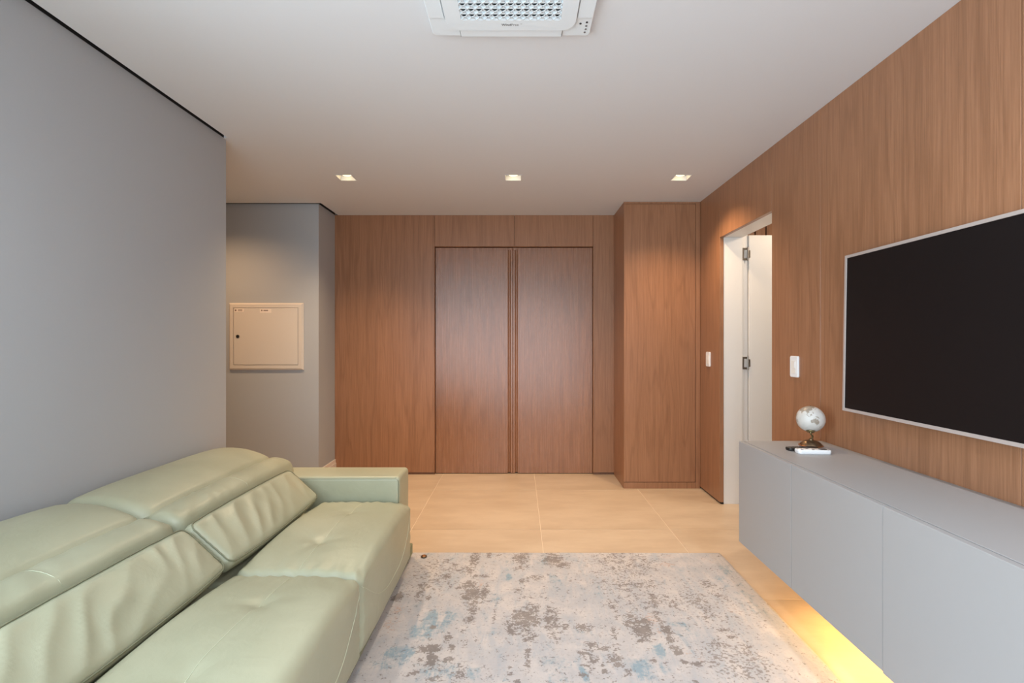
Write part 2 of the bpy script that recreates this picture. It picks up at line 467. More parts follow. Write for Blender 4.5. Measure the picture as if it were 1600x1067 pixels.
# white door frame and open leaf
d2 = thing('door_2', (1.8, OY1, 0), kind='structure')
fr = mesh_obj('door_frame', *join(box_geo(1.646, 1.798, OY1 + .005, OY1 + .045, 0, OZ + .04, .001, 1),
                                  box_geo(1.646, 1.798, OY0 - .01, OY0 + .02, 0, OZ + .04, .001, 1),
                                  box_geo(1.646, 1.798, OY0 + .02, OY1 + .005, OZ + .004, OZ + .04, .001, 1)), 'white_lacquer', d2)
mesh_obj('rebate', *join(box_geo(1.799, 1.848, OY1 + .022, OY1 + .06, 0, OZ + .035, .001, 1),
                         box_geo(1.799, 1.815, OY1 + .014, OY1 + .024, 0, OZ + .03, .001, 1)), 'white_lacquer', fr)
lf = box('door_leaf', (1.853, 2.62, OY1 + .012, OY1 + .050, .008, OZ + .022), 'white_lacquer', d2, .002, 2)
for hz in (2.012, 1.134, .26):
    hx, hy = 1.818, OY1 + .010
    g = [box_geo(1.801, 1.812, hy - .001, hy + .006, hz - .05, hz + .05, .001, 1),
         box_geo(1.811, 1.836, hy - .001, hy + .006, hz + .034, hz + .05, .001, 1),
         box_geo(1.811, 1.836, hy - .001, hy + .006, hz - .05, hz - .034, .001, 1),
         tube_geo([(1.842, hy - .003, hz - .054), (1.842, hy - .003, hz + .054)], .0062, 10),
         box_geo(1.846, 1.862, hy - .004, hy + .003, hz - .03, hz + .03, .001, 1)]
    mesh_obj('hinge', *join(*g), 'steel', fr)
# the room beyond the doorway
sr = mesh_obj('wall_side_room', *join(box_geo(1.80, 3.7, 4.86, 5.0, 0, 2.64), box_geo(3.6, 3.75, 2.2, 5.0, 0, 2.64), box_geo(1.80, 3.75, 2.1, 2.2, 0, 2.64)), 'grey_paint')
tag(sr, kind='structure')
for a, b in ((1.81, 2.36), (2.375, 2.47), (2.483, 3.05), (3.056, 3.6)):
    pan('panel', (a, b, 4.82, 4.86, .01, 2.62), sr)
cs = box('ceiling_side_room', (1.80, 3.7, 2.1, 5.0, 2.60, 2.63), 'white_paint'); tag(cs, kind='structure')

# ------------------------------------------------------------------ ceiling downlights
def downlight(x, label, LY=LY, power=98, col=(1.0, 0.70, 0.42), glow='lamp_glow', cone=120):
    t = thing('downlight', (x, LY, H), label, 'ceiling light')
    a, b, z0, z1 = LH, LH - .005, H - .0015, H + .034
    Vr, Fr = [], []
    rings = [(a + .003, H), (a + .003, z0), (b, z0), (b - .002, z1)]
    for h_, z in rings: Vr += [(x - h_, LY - h_, z), (x + h_, LY - h_, z), (x + h_, LY + h_, z), (x - h_, LY + h_, z)]
    for i in range(3):
        for k in range(4): Fr.append([i * 4 + k, i * 4 + (k + 1) % 4, (i + 1) * 4 + (k + 1) % 4, (i + 1) * 4 + k])
    Fr.append([12, 13, 14, 15])
    mesh_obj('housing', Vr, Fr, 'white_paint', t)
    mesh_obj('lamp', *lathe_geo([(.030, z1 - .010), (.038, z1 - .009), (.040, z1 - .001)], (x, LY, 0), 28), glow, t, True)
    s = bpy.data.lights.new('lamp_light', 'SPOT'); s.energy = power; s.color = col
    s.spot_size = math.radians(cone); s.spot_blend = 0.85; s.shadow_soft_size = 0.035
    so = bpy.data.objects.new('lamp_light', s); COL.objects.link(so); so.parent = t; so.location = (0, 0, .012)
    return t
downlight(LX[1], 'square recessed ceiling downlight over the corridor opening beside the grey wall')
downlight(LX[2], 'square recessed ceiling downlight in front of the middle of the double door')
downlight(LX[3], 'square recessed ceiling downlight in front of the tall closet by the open doorway', power=80)
downlight(LX[0], 'square recessed ceiling downlight inside the corridor before the distribution board', power=66, col=(1.0, 0.62, 0.34), cone=142)
for x, where in zip(LX[1:], ('above the sofa seat', 'between the sofa and the media cabinet', 'above the media cabinet')):  # unseen lamps added to brighten the near end from above
    downlight(x, 'added unseen square recessed cool white ceiling downlight ' + where, LY2, 95 if x > 1 else 48, (0.84, 0.92, 1.0), 'added_lamp_cool', 150)
# unseen lamp added to light the side room
sl = thing('added_ceiling_lamp', (2.6, 3.4, 2.60), 'added unseen round white ceiling lamp in the room beyond the open doorway', 'ceiling light')
mesh_obj('shade', *lathe_geo([(.16, 2.60), (.16, 2.57), (.13, 2.555), (.05, 2.552)], (2.6, 3.4, 0), 28), 'white_plastic', sl, True)
pl = bpy.data.lights.new('lamp_light', 'POINT'); pl.energy = 36; pl.color = (1.0, .8, .6); pl.shadow_soft_size = .1
plo = bpy.data.objects.new('lamp_light', pl); COL.objects.link(plo); plo.parent = sl; plo.location = (0, 0, -.16)

# ------------------------------------------------------------------ sofa
XF = -0.602
sofa = thing('sofa', (-1.2, 1.86, 0), 'sage green leather two seat sofa with low reclined back along the grey wall', 'sofa')
def nz(x, y, z): return noise.noise(Vector((x, y, z)))
def seat(Y0, Y1):
    yc, hw = (Y0 + Y1) / 2, (Y1 - Y0) / 2
    tufts = [(-0.855, yc - .175), (-0.855, yc + .175)]
    def dfm(p):
        x, y, z = p; t = (y - yc) / hw
        top = min(1, max(0, (z - .25) / .13))
        # soft crown, falling towards the front edge
        z2 = z + top * (.034 * (1 - t * t) - .020 * max(0, (x + .80) / .2) ** 2 + .006)
        for tx, ty in tufts:
            dx, dy = x - tx, y - ty; r = math.hypot(dx, dy); a = math.atan2(dy, dx)
            z2 -= top * (.011 * math.exp(-(r / .035) ** 2) + .0035 * math.exp(-(r / .085) ** 2) * (1 + .9 * math.sin(5 * a + 3 * ty)))
        z2 -= top * .0025 * math.exp(-((x + .855) / .012) ** 2)
        # gathered folds beside the joint between the modules
        e = math.exp(-((y - (Y0 + .03)) / .05) ** 2) + math.exp(-((y - (Y1 - .03)) / .05) ** 2)
        z2 += top * .0035 * e * math.sin(95 * (x + .35 * y) + 4 * nz(x * 9, y * 9, 0))
        z2 += top * .003 * nz(x * 7, y * 5, 2)
        dip = min(1, max(0, (-1.072 - x) / .045)); z2 -= top * .080 * (1 - .45 * t * t) * dip * dip * (3 - 2 * dip)      # sunk under the lumbar cushion
        front = min(1, max(0, (x + .70) / .09))
        x2 = x + front * (.016 * (1 - t * t) * math.sin(math.pi * min(1, max(0, (z - .09) / .33))) + .003 * nz(y * 6, z * 9, 5))
        x2 += front * .0022 * e * math.sin(150 * z + 6 * nz(y * 12, z * 12, 1))
        return Vector((x2, y, z2))
    v, f = rbox_geo((-1.62, Y0, .092), (XF, Y1, .412), .034, .018, dfm)
    o = mesh_obj('seat_cushion', v, f, 'sage_leather', sofa, True)
    pts = []
    for i in range(61):
        y = Y0 + .03 + (Y1 - Y0 - .06) * i / 60; p = dfm(Vector((-0.855, y, .412))); pts.append((p.x, p.y, p.z + .0006))
    tube('seam', pts, .0011, 'seam_thread', o)
    pts = []
    for i in range(61):
        t = -0.97 + 1.94 * i / 60; y = yc + t * hw
        z = .205 + .185 * abs(t) ** 2.6
        xx = XF if z < .367 else XF - (.045 - math.sqrt(max(0, .045 ** 2 - (z - .367) ** 2)))
        if abs(t) > .9: xx -= .045 * ((abs(t) - .9) / .1) ** 2 * .25
        p = dfm(Vector((xx, y, z))); pts.append((p.x + .0006, p.y, p.z))
    tube('seam', pts, .0012, 'seam_thread', o)
SB = 1.838
seat(SB, 2.682); seat(SB - .86, SB - .002)
def swept(name, prof, Y0, Y1, r, crown, mat='sage_leather', wr=0.0, seed=0):
    """closed (x,z) outline swept along Y with rounded ends"""
    P = []
    n0 = len(prof)
    for i in range(n0):                                     # Catmull-Rom
        p0, p1, p2, p3 = (Vector(prof[(i + k - 1) % n0]) for k in range(4))
        for s in range(5):
            t = s / 5
            P.append(.5 * ((2 * p1) + (p2 - p0) * t + (2 * p0 - 5 * p1 + 4 * p2 - p3) * t * t + (3 * p1 - p0 - 3 * p2 + p3) * t ** 3))
    n = len(P); ar = sum(P[i].x * P[(i + 1) % n].y - P[(i + 1) % n].x * P[i].y for i in range(n))
    N = []
    for i in range(n):
        d = (P[(i + 1) % n] - P[i - 1]).normalized(); q = Vector((d.y, -d.x)); N.append(q if ar > 0 else -q)
    ts = [Y0 + r * (1 - math.cos(math.radians(a))) for a in range(0, 91, 15)]
    m = 44; ts += [Y0 + r + (Y1 - Y0 - 2 * r) * i / m for i in range(1, m)]
    ts += [Y1 - r * (1 - math.cos(math.radians(a))) for a in range(90, -1, -15)]
    yc, hw = (Y0 + Y1) / 2, (Y1 - Y0) / 2
    V, Fc = [], []
    for y in ts:
        e = min(y - Y0, Y1 - y); ins = r - math.sqrt(max(0, r * r - (r - e) ** 2)) if e < r else 0
        t = (y - yc) / hw
        for p, q in zip(P, N):
            x, z = p.x - q.x * ins, p.y - q.y * ins
            z += crown * (1 - t ** 4) * max(0, (z - .42) / .2)
            if wr:
                k = wr * max(0, min(1, (z - .45) / .1)) * (0.35 + .65 * abs(t) ** 2)
                z += k * math.sin(70 * (y + .5 * x) + 5 * nz(x * 6, y * 6, seed)) * (0.5 + nz(x * 5, y * 4, seed + 3))
            V.append((x, y, z))
    for i in range(len(ts) - 1):
        for k in range(n):
            k2 = (k + 1) % n; Fc.append([i * n + k, i * n + k2, (i + 1) * n + k2, (i + 1) * n + k])
    Fc.append(list(range(n))[::-1]); Fc.append([(len(ts) - 1) * n + k for k in range(n)])
    return V, Fc
HEAD = [(-1.74, .14), (-1.775, .20), (-1.790, .45), (-1.788, .62), (-1.765, .676), (-1.69, .690), (-1.60, .686), (-1.53, .670), (-1.475, .650), (-1.447, .632), (-1.438, .595), (-1.45, .40), (-1.47, .20), (-1.51, .14)]
BACK = [(-1.43, .14), (-1.468, .20), (-1.470, .54), (-1.456, .606), (-1.438, .628), (-1.400, .633), (-1.356, .624), (-1.322, .606), (-1.306, .565), (-1.296, .515), (-1.268, .462), (-1.236, .41), (-1.20, .34), (-1.22, .20), (-1.26, .14)]
BB = 1.852
for (a, b, sd) in ((BB, 2.815, 1), (BB - .93, BB - .001, 7)):
    hd = mesh_obj('headrest', *swept('h', HEAD, a, b, .05, .012, wr=.0), 'sage_leather', sofa, True)
    bk = mesh_obj('backrest', *swept('b', BACK, a + .004, b - .004, .04, .012, wr=.005, seed=sd), 'sage_leather', sofa, True)
    ym = (a + b) / 2 - (.0 if a > 1.5 else .005)
    tube('seam', [(-1.432, ym, .6428), (-1.400, ym, .6462), (-1.375, ym, .6425), (-1.356, ym, .6366), (-1.338, ym, .6285), (-1.322, ym, .6172), (-1.314, ym, .602)], .0011, 'seam_thread', bk)
def arm(Y0, Y1, inner):
    def dfm(p):
        x, y, z = p
        return Vector((x, y, z + (.004 * math.sin(math.pi * (y - Y0) / (Y1 - Y0)) if z > .5 else 0)))
    v, f = rbox_geo((-1.50, Y0, .09), (-0.668, Y1, .548), .022, .06, dfm)
    o = mesh_obj('armrest', v, f, 'sage_leather', sofa, True)
    s = 1 if inner == Y0 else -1
    yi = inner + s * .004
    P = [(-1.48, yi, .5375)] + [(-1.48 + .79 * i / 10, yi, .5375) for i in range(1, 11)] + [(-.683, yi, .534), (-.676, yi, .526), (-.674, yi, .51), (-.674, yi, .12)]
    tube('piping', P, .0020, 'seam_dark', o)
    tube('seam', [(-.690, yi, .545), (-.677, yi + s * .05, .540), (-.677, yi + s * .18, .540)], .0013, 'seam_dark', o)
arm(2.684, 2.914, 2.684); arm(.745, .975, .975)
box('base', (-1.78, -0.640, .77, 2.895, .030, .095), 'sofa_base', sofa, .006, 2)
for fx in (-1.70, -.74):
    for fy in (.84, 1.85, 2.82):
        mesh_obj('foot', *lathe_geo([(.022, .0125), (.026, .034)], (fx, fy, 0), 16), 'black_plastic', sofa)

# lumbar cushions lying against the back
def cushion(Y0, Y1, label, seed):
    L = Y1 - Y0
    top, bot = Vector((-1.268, .606)), Vector((-1.092, .448))
    ax = (bot - top); Hh = ax.length; ax.normalize(); nrm = Vector((-ax.y, ax.x))        # points up and forward
    if nrm.y < 0: nrm = -nrm
    T = .082
    mid = (top + bot) / 2
    def world(a, b, c):                        # a along Y, b down the slope, c outwards
        q = mid + ax * b + nrm * (c - T * .24)
        return Vector((q.x, (Y0 + Y1) / 2 + a, q.y))
    def dfm(p):
        a, b, c = p; u, v_ = a / (L / 2), b / (Hh / 2)
        puff = (1 - min(1, abs(u)) ** 4) * (1 - min(1, abs(v_)) ** 2)
        fr = 1 if c > 0 else 0
        c2 = c + (.020 if fr else -.010) * puff * (abs(c) / (T / 2))
        if c < 0: c2 *= .35 + .65 * (min(1, max(-1, v_)) + 1) / 2
        if c > 0:
            ph = 5.0 * nz(a * 3.3, b * 3, seed) + 2.5 * nz(a * 8, b * 5, seed + 9) + (a + .75 * b) * 55
            amp = .0058 * (0.30 + .9 * max(0, nz(a * 3.1 + 5, b * 4, seed + 2) + .35)) * (1 - .55 * max(0, v_)) * (1 - abs(v_) ** 6) * (1 - abs(u) ** 6)
            c2 += amp * (1.1 - 2.2 * abs(math.sin(ph * .5)) ** .8) + .004 * nz(a * 11, b * 7, seed + 4) * (1 - abs(v_) ** 4)
        b2 = b * (1 - .05 * abs(u) ** 4) + .010 * (1 - u * u) * (1 if b > 0 else -.3) * abs(v_)
        a2 = a
        if abs(u) > .93: a2 = a + math.copysign(.004 * math.sin(90 * b + seed) * (1 - abs(c) / (T / 2) * .6), a)
        return world(a2, b2, c2)
    t = thing('lumbar_cushion', tuple(world(0, Hh / 2, 0)), label, 'cushion')
    v, f = rbox_geo((-L / 2, -Hh / 2, -T / 2), (L / 2, Hh / 2, T / 2), .032, .011, dfm)
    mesh_obj('cover', v, f, 'sage_leather', t, True)
    out = rrect(L / 2 - .006, Hh / 2 - .006, .03, 5); P = []
    n = len(out)
    for i in range(n):
        p, q = Vector(out[i]), Vector(out[(i + 1) % n]); k = max(1, int((q - p).length / .015))
        P += [p.lerp(q, s / k) for s in range(k)]
    P.append(P[0])
    tube('piping', [dfm(Vector((p.x, p.y, T / 2 - .0075))) for p in P], .0026, 'seam_dark', t)
cushion(1.815, 2.618, 'small green leather lumbar cushion resting against the back beside the sofa arm', 3)
cushion(.99, 1.797, 'long green leather lumbar cushion on the seat away from the visible sofa arm', 11)

# ------------------------------------------------------------------ rug
RX0, RX1, RY0, RY1, RZ = -1.35, 1.233, -0.45, 2.956, .012
def rug():
    A = [(855,110,35,60,.8),(790,190,60,25,.7),(900,235,70,12,.8),(815,300,50,40,.9),(830,370,70,60,.95),(930,360,35,60,.9),(845,450,35,80,.85),(815,555,40,25,.95),(1005,510,20,60,.6),(965,80,22,22,.9),(1025,75,20,25,.5),(1200,100,60,45,.8),(1200,170,60,18,.8),(1430,110,70,50,.85),(1500,150,60,25,.8),(1310,245,60,18,.8),(1215,265,40,20,.7),(1180,340,40,20,.7),(1240,395,60,12,.6),(1215,560,115,80,.95),(1280,470,50,40,.8),(1125,630,35,45,1),(1260,690,50,35,.7),(1420,560,60,110,.7),(1500,600,50,25,.7),(1450,680,50,40,.55),(1240,860,25,80,.85),(1240,790,22,20,.9),(1110,910,18,14,1),(1110,955,18,14,1),(1175,1012,18,14,1),(520,770,85,35,1),(540,850,45,60,.95),(660,690,28,40,.8),(685,760,25,30,.7),(665,855,40,22,.95),(410,945,30,25,.9),(440,850,40,15,.7),(590,910,50,12,.8),(550,990,70,25,.6),(750,930,35,60,.7),(725,1000,35,25,.7),(780,630,30,30,.4),(770,740,20,30,.4),(550,615,25,15,.9),(530,705,25,10,.8),(860,705,25,20,.5),(480,310,45,25,.8),(450,360,25,35,.8),(510,395,20,15,.8),(650,235,30,30,.6),(600,250,35,35,.5),(670,315,15,18,.8),(735,322,20,15,.8),(710,150,20,15,.8),(640,125,20,15,.6),(295,385,40,35,1)]
    B = [(480,100,150,50,.45),(640,130,120,70,.5),(600,190,150,40,.4),(560,300,180,60,.4),(700,300,100,40,.48),(650,400,200,80,.35),(760,410,30,60,.7),(460,450,30,50,.5),(620,570,110,60,.85),(680,640,70,50,1),(850,630,40,60,.9),(690,712,50,8,1),(880,700,30,25,.8),(920,770,40,35,.9),(940,800,25,12,1),(780,520,30,50,.6),(900,430,60,50,.4),(1040,410,80,40,.55),(1100,420,50,50,.5),(1140,480,50,40,.55),(1180,540,60,25,.65),(1170,300,50,30,.65),(1250,370,50,40,.4),(1280,630,60,25,.65),(1340,680,30,20,.7),(1240,740,60,25,.45),(1460,750,40,15,.55),(250,610,65,25,.85),(300,740,40,20,1),(390,770,45,18,1),(250,800,50,30,.9),(320,850,40,25,.9),(480,760,25,30,.8),(470,840,50,30,.95),(500,890,45,25,.9),(570,940,30,30,1),(265,890,40,18,.95),(300,930,20,15,.9),(385,885,25,10,1),(405,940,25,8,1),(230,960,25,20,1),(465,660,25,40,.7),(760,860,16,16,1),(990,870,30,14,1),(1080,885,35,20,1),(850,890,25,25,.8),(1075,1010,25,15,1)]
    BA = [(470,640,90,60,.8),(600,560,150,80,.6),(300,800,130,50,.8),(250,870,150,60,.5),(620,930,140,70,.6),(850,940,60,50,.6),(430,450,60,30,.4),(1110,240,25,25,.8),(1110,130,40,60,.4),(1010,420,60,50,.3),(950,640,120,40,.3),(1370,130,30,50,.4),(1470,240,100,40,.3),(1400,860,60,40,.5),(1500,900,100,60,.4),(1080,1000,30,20,.6)]
    BBl = [(800,780,45,60,.8),(670,900,80,60,.7),(250,950,40,60,.7),(110,870,80,50,.4),(50,980,80,40,.4),(940,590,60,20,.7),(830,910,60,40,.5),(700,980,60,30,.6),(1000,660,120,40,.25),(1310,200,80,40,.4),(1400,330,80,100,.3),(1250,250,60,40,.3),(1480,460,60,60,.3),(380,370,30,50,.3)]
    OA = [(290,480,40,40,.6),(240,590,60,60,.5),(890,290,40,40,.5),(370,240,50,30,.4),(1170,570,20,20,.5)]
    OB = [(740,560,50,50,.6),(800,640,40,40,.5),(850,150,60,20,.5),(1000,790,40,30,.5),(1090,850,30,30,.5),(510,630,30,10,.5),(1350,490,60,30,.4),(380,240,40,30,.3),(860,90,50,20,.4),(1160,120,60,20,.4)]
    SA = [(560,220,180,140,.8),(700,950,150,80,.5)]; SBk = [(1350,850,260,160,.9),(1150,450,250,200,.6),(500,200,250,150,.6),(1430,480,120,100,.6)]
    def world(lst, off):
        R = []
        for zx, zy, rx, ry, s in lst:
            px, py = off + zx * .2125, 850 + zy * .2125
            Y = F * (EYE - RZ) / (py - VY); X = (px - VX) / F * Y
            R.append((X, Y, max(.012, rx * .2125 * Y / F), max(.012, ry * .2125 * Y * Y / (F * (EYE - RZ))), s))
        return R
    maps = {'grey': world(A, 560) + world(B, 860), 'blue': world(BA, 560) + world(BBl, 860), 'orange': world(OA, 560) + world(OB, 860), 'speck': world(SA, 560) + world(SBk, 860)}
    rg = random.Random(5)
    for nm, cnt, rr in (('grey', 60, .06), ('blue', 16, .14), ('orange', 10, .08), ('speck', 6, .3)):      # the part of the pile out of sight
        for _ in range(cnt):
            X, Y = rg.uniform(RX0, RX1), rg.uniform(RY0, 1.70)
            maps[nm].append((X, Y, rr * rg.uniform(.4, 1.6), rr * rg.uniform(.6, 2.4), rg.uniform(.4, 1)))
    st = .014
    nx, ny = round((RX1 - RX0) / st), round((RY1 - RY0) / st)
    V, Fc = [], []
    for j in range(ny + 1):
        for i in range(nx + 1):
            x, y = RX0 + (RX1 - RX0) * i / nx, RY0 + (RY1 - RY0) * j / ny
            e = min(x - RX0, RX1 - x, y - RY0, RY1 - y)
            xs_ = x + (.003 * nz(x * 3, y * 9, 3) if i in (0, nx) else 0)
            V.append((xs_, y + (.004 * nz(x * 5, 1, 8) + .004 * (x - .0) * -1.0 if j == ny else 0), RZ - (.004 if e < .006 else 0) + .0006 * nz(x * 8, y * 8, 4)))
    for j in range(ny):
        for i in range(nx):
            a = j * (nx + 1) + i; Fc.append([a, a + 1, a + nx + 2, a + nx + 1])
    nt = len(V)
    ring = [i for i in range(nx + 1)] + [j * (nx + 1) + nx for j in range(1, ny + 1)] + [ny * (nx + 1) + i for i in range(nx - 1, -1, -1)] + [j * (nx + 1) for j in range(ny - 1, 0, -1)]
    for q in ring: V.append((V[q][0], V[q][1], .0005))
    k = len(ring)
    for i in range(k): Fc.append([ring[i], ring[(i + 1) % k], nt + (i + 1) % k, nt + i])
    Fc.append([nt + i for i in range(k)][::-1])
    o = mesh_obj('rug', V, Fc, 'rug_pile', None, False)
    me = o.data
    n2 = len(me.vertices)
    cell = .1
    for nm, blobs in maps.items():
        vals = [0.0] * n2
        for X, Y, rx, ry, s in blobs:
            i0, i1 = max(0, int((X - 1.7 * rx - RX0) / st)), min(nx, int((X + 1.7 * rx - RX0) / st) + 1)
            j0, j1 = max(0, int((Y - 1.7 * ry - RY0) / st)), min(ny, int((Y + 1.7 * ry - RY0) / st) + 1)
            for j in range(j0, j1 + 1):
                for i in range(i0, i1 + 1):
                    q = j * (nx + 1) + i; v = me.vertices[q].co
                    d = ((v.x - X) / rx) ** 2 + ((v.y - Y) / ry) ** 2
                    vals[q] = max(vals[q], s * math.exp(-.6 * d * d))
        a = me.attributes.new(nm, 'FLOAT', 'POINT'); a.data.foreach_set('value', vals)
    tag(o, 'pale distressed rug with grey and blue patches lying on the tiled floor', 'rug')
rug()

# small metal cap lying on the rug
cap = thing('metal_cap', (-0.571, 2.885, RZ), 'small round brown metal cap lying on the rug near the sofa', 'cap')
mesh_obj('rim', *lathe_geo([(.0155, RZ), (.018, RZ + .002), (.018, RZ + .007), (.0165, RZ + .009), (.0135, RZ + .009), (.0125, RZ + .0065)], (-0.571, 2.885, 0), 24), 'bronze', cap, True)
mesh_obj('dome', *lathe_geo([(.0122, RZ + .006), (.0105, RZ + .009), (.006, RZ + .0105), (.001, RZ + .011)], (-0.571, 2.885, 0), 20), 'copper', cap, True)

# ------------------------------------------------------------------ floating media cabinet
ZT, ZB, CXF = .777, .2425, 1.171
CY1, CY0 = 2.56, .505
cab = thing('media_cabinet', (1.39, 1.5, ZB), 'long grey wall hung media cabinet below the television with a lit underside', 'cabinet')
box('carcass', (CXF + .0235, XR - .001, CY0, CY1, ZB + .006, ZT), 'grey_laminate', cab, .001, 1)
ds = [CY1, 2.069, 1.548, 1.027, CY0]
for k, (b, a) in enumerate(zip(ds[:-1], ds[1:])):
    off = -.002 if k == 2 else 0
    g1 = .0028 if k else 0; g0 = .0028
    box('cabinet_door', (CXF + off, CXF + .0205, a + g0 * .5, b - g1 * (1.0 if k == 2 else .5), ZB - (.0035 if k == 2 else 0), ZT - .001), 'grey_laminate', cab, .0012, 2)
box('led_strip', (1.455, 1.467, .56, 2.26, ZB - .001, ZB + .006), 'led_glow', cab)
ld = area('led_light', (0, 0, 0), (0, 0, 0), .02, 1.68, 13.5, (1.0, 0.61, 0.21))
ld.parent = cab; ld.location = (1.461 - 1.39, 1.41 - 1.5, -.004)

# ------------------------------------------------------------------ television
TY1, TY0, TZ0, TZ1 = 2.300, 0.985, 0.977, 1.715
tv = thing('television', (1.59, (TY0 + TY1) / 2, TZ0), 'large flat television with thin silver frame hung on the wood wall', 'television')
tlt = math.radians(0.95); Rm = Matrix.Rotation(tlt, 3, 'Y')
def tvp(c):                                     # lean the set slightly: its foot stands off the wall
    p = Vector(c) - Vector((1.57, 0, 1.346)); x = p.x + math.tan(tlt) * p.z
    return Vector((1.57 + x, c[1], c[2]))
def tvbox(name, b, mat, bev=.001):
    v, f = box_geo(*b, bev=bev, seg=2); return mesh_obj(name, [tvp(q) for q in v], f, mat, tv)
fx0, fx1 = 1.552, 1.585
bz = .0135
tvbox('screen', (fx0 + .003, fx0 + .012, TY0 + bz, TY1 - bz, TZ0 + bz, TZ1 - bz), 'tv_glass', .0004)
tvbox('bezel', (fx0, fx1, TY0, TY0 + bz, TZ0, TZ1), 'tv_bezel'); tvbox('bezel', (fx0, fx1, TY1 - bz, TY1, TZ0, TZ1), 'tv_bezel')
tvbox('bezel', (fx0, fx1, TY0 + bz, TY1 - bz, TZ0, TZ0 + bz), 'tv_bezel'); tvbox('bezel', (fx0, fx1, TY0 + bz, TY1 - bz, TZ1 - bz, TZ1), 'tv_bezel')
tvbox('back_cover', (fx0 + .012, fx1 - .002, TY0 + .01, TY1 - .01, TZ0 + .01, TZ1 - .01), 'black_plastic')
box('wall_bracket', (1.572, XR - .003, 1.45, 1.85, 1.22, 1.48), 'steel', tv, .002, 1)

# ------------------------------------------------------------------ globe on its stand
GX, GY = 1.482, 2.44
GC = Vector((GX - .002, GY, .9125)); GR = .0655
LANDS = [
 [(113,-22),(114,-26),(115,-34),(118,-35),(124,-33),(129,-31.5),(132,-32),(135,-34.5),(138,-35),(140,-38),(144,-39),(147,-38.5),(150,-37),(153,-31),(153,-26),(149,-21),(146,-19),(143,-14),(142,-11),(140.5,-17),(137,-16),(136,-12),(132,-11.5),(129,-15),(126,-14),(122,-18)],
 [(131,-1),(135,-3.5),(141,-2.5),(147,-6),(150,-10),(146,-9),(142,-9),(138,-8),(133,-4)],
 [(109,1),(113,3),(117,7),(119,5),(117.5,1),(116,-4),(111,-3)], [(95,5),(98,4),(104,-1),(106,-6),(102,-4),(98,1)],
 [(105,-6.5),(114,-7),(115,-8.7),(106,-7.8)], [(119,0),(121,1.5),(125,1.5),(121,0),(123,-4),(120.5,-3),(120,-5)],
 [(120,18),(122,18),(124,12),(126,7),(122,7),(121,13)], [(68,24),(73,20),(74,14),(77,8),(80,14),(86,20),(91,22),(94,16),(98,16),(99,8),(103,1.5),(101,12),(105,9),(109,12),(106,20),(110,21),(118,24),(122,31),(119,37),(125,40),(128,35),(130,42),(140,52),(140,70),(60,70),(45,50),(50,38),(57,26),(62,25)],
 [(131,31),(136,34),(141,36),(142,43),(145,44),(140,40),(136,36),(131,34)], [(172.5,-34.5),(178,-38),(175,-41.5),(173,-43.5),(169,-46.7),(166.5,-46),(171,-42.5),(174,-40),(174.5,-37)],
 [(144.5,-41),(148,-41),(147.5,-43.5),(145.5,-43)], [(80,9.5),(82,7),(80.5,6)], [(43.5,-22),(44,-17),(49,-12),(50,-16),(47,-25),(44,-25)],
 [(10,35),(32,31),(38,18),(43,11),(51,12),(40,-3),(40,-15),(33,-26),(26,-34),(18,-34),(12,-17),(9,0),(-8,4),(-17,14),(-10,30)], [(-180,-72),(180,-70),(180,-90),(-180,-90)],
 [(-124,48),(-118,33),(-105,20),(-95,16),(-97,26),(-81,26),(-76,35),(-65,45),(-60,52),(-80,62),(-95,70),(-160,70),(-165,60),(-140,60)], [(-80,0),(-70,-18),(-74,-50),(-65,-50),(-57,-36),(-40,-22),(-35,-7),(-50,0),(-62,10),(-76,9)]]
def inside(pt, poly):
    x, y = pt; r = False; j = len(poly) - 1
    for i in range(len(poly)):
        if (poly[i][1] > y) != (poly[j][1] > y) and x < (poly[j][0] - poly[i][0]) * (y - poly[i][1]) / (poly[j][1] - poly[i][1]) + poly[i][0]: r = not r
        j = i
    return r
gl = thing('desk_globe', (GX, GY, ZT), 'small cream desk globe on bronze base standing on the grey cabinet', 'globe')
away = Vector((GC.x, GC.y, 0)).normalized()
axis = (Vector((0, 0, 1)) * math.cos(math.radians(25)) + away * math.sin(math.radians(25))).normalized()
tocam = (Vector((0, 0, EYE)) - GC).normalized()
m0 = (tocam - axis * tocam.dot(axis)).normalized(); m90 = axis.cross(m0)       # meridian facing the room, and the one east of it
NU, NV, LON0 = 160, 100, 113
V, Fc, land = [], [], []
for j in range(NV + 1):
    la = -90 + 180 * j / NV
    for i in range(NU):
        lo = -180 + 360 * i / NU
        a, b = math.radians(lo - LON0), math.radians(la)
        V.append(GC + GR * (math.cos(b) * (math.cos(a) * m0 + math.sin(a) * m90) + math.sin(b) * axis))
        land.append(1.0 if any(inside((lo, la), p) for p in LANDS) else 0.0)
for j in range(NV):
    for i in range(NU):
        i2 = (i + 1) % NU; Fc.append([j * NU + i, j * NU + i2, (j + 1) * NU + i2, (j + 1) * NU + i])
ball = mesh_obj('ball', V, Fc, 'globe_print', gl, True)
if len(ball.data.vertices) == len(land):
    at = ball.data.attributes.new('land', 'FLOAT', 'POINT'); at.data.foreach_set('value', land)
Q = axis.to_track_quat('Z', 'Y').to_matrix()
mesh_obj('pole_cap', *lathe_geo([(.019, -.0655 + .0015), (.0195, -.0675 + .004), (.016, -.0685), (.006, -.069)], GC, 24, Q), 'brass', gl, True)
mesh_obj('finial', *lathe_geo([(.004, .064), (.005, .067), (.003, .070), (.001, .0725)], GC, 14, Q), 'bronze', gl, True)
sp = GC - axis * .068
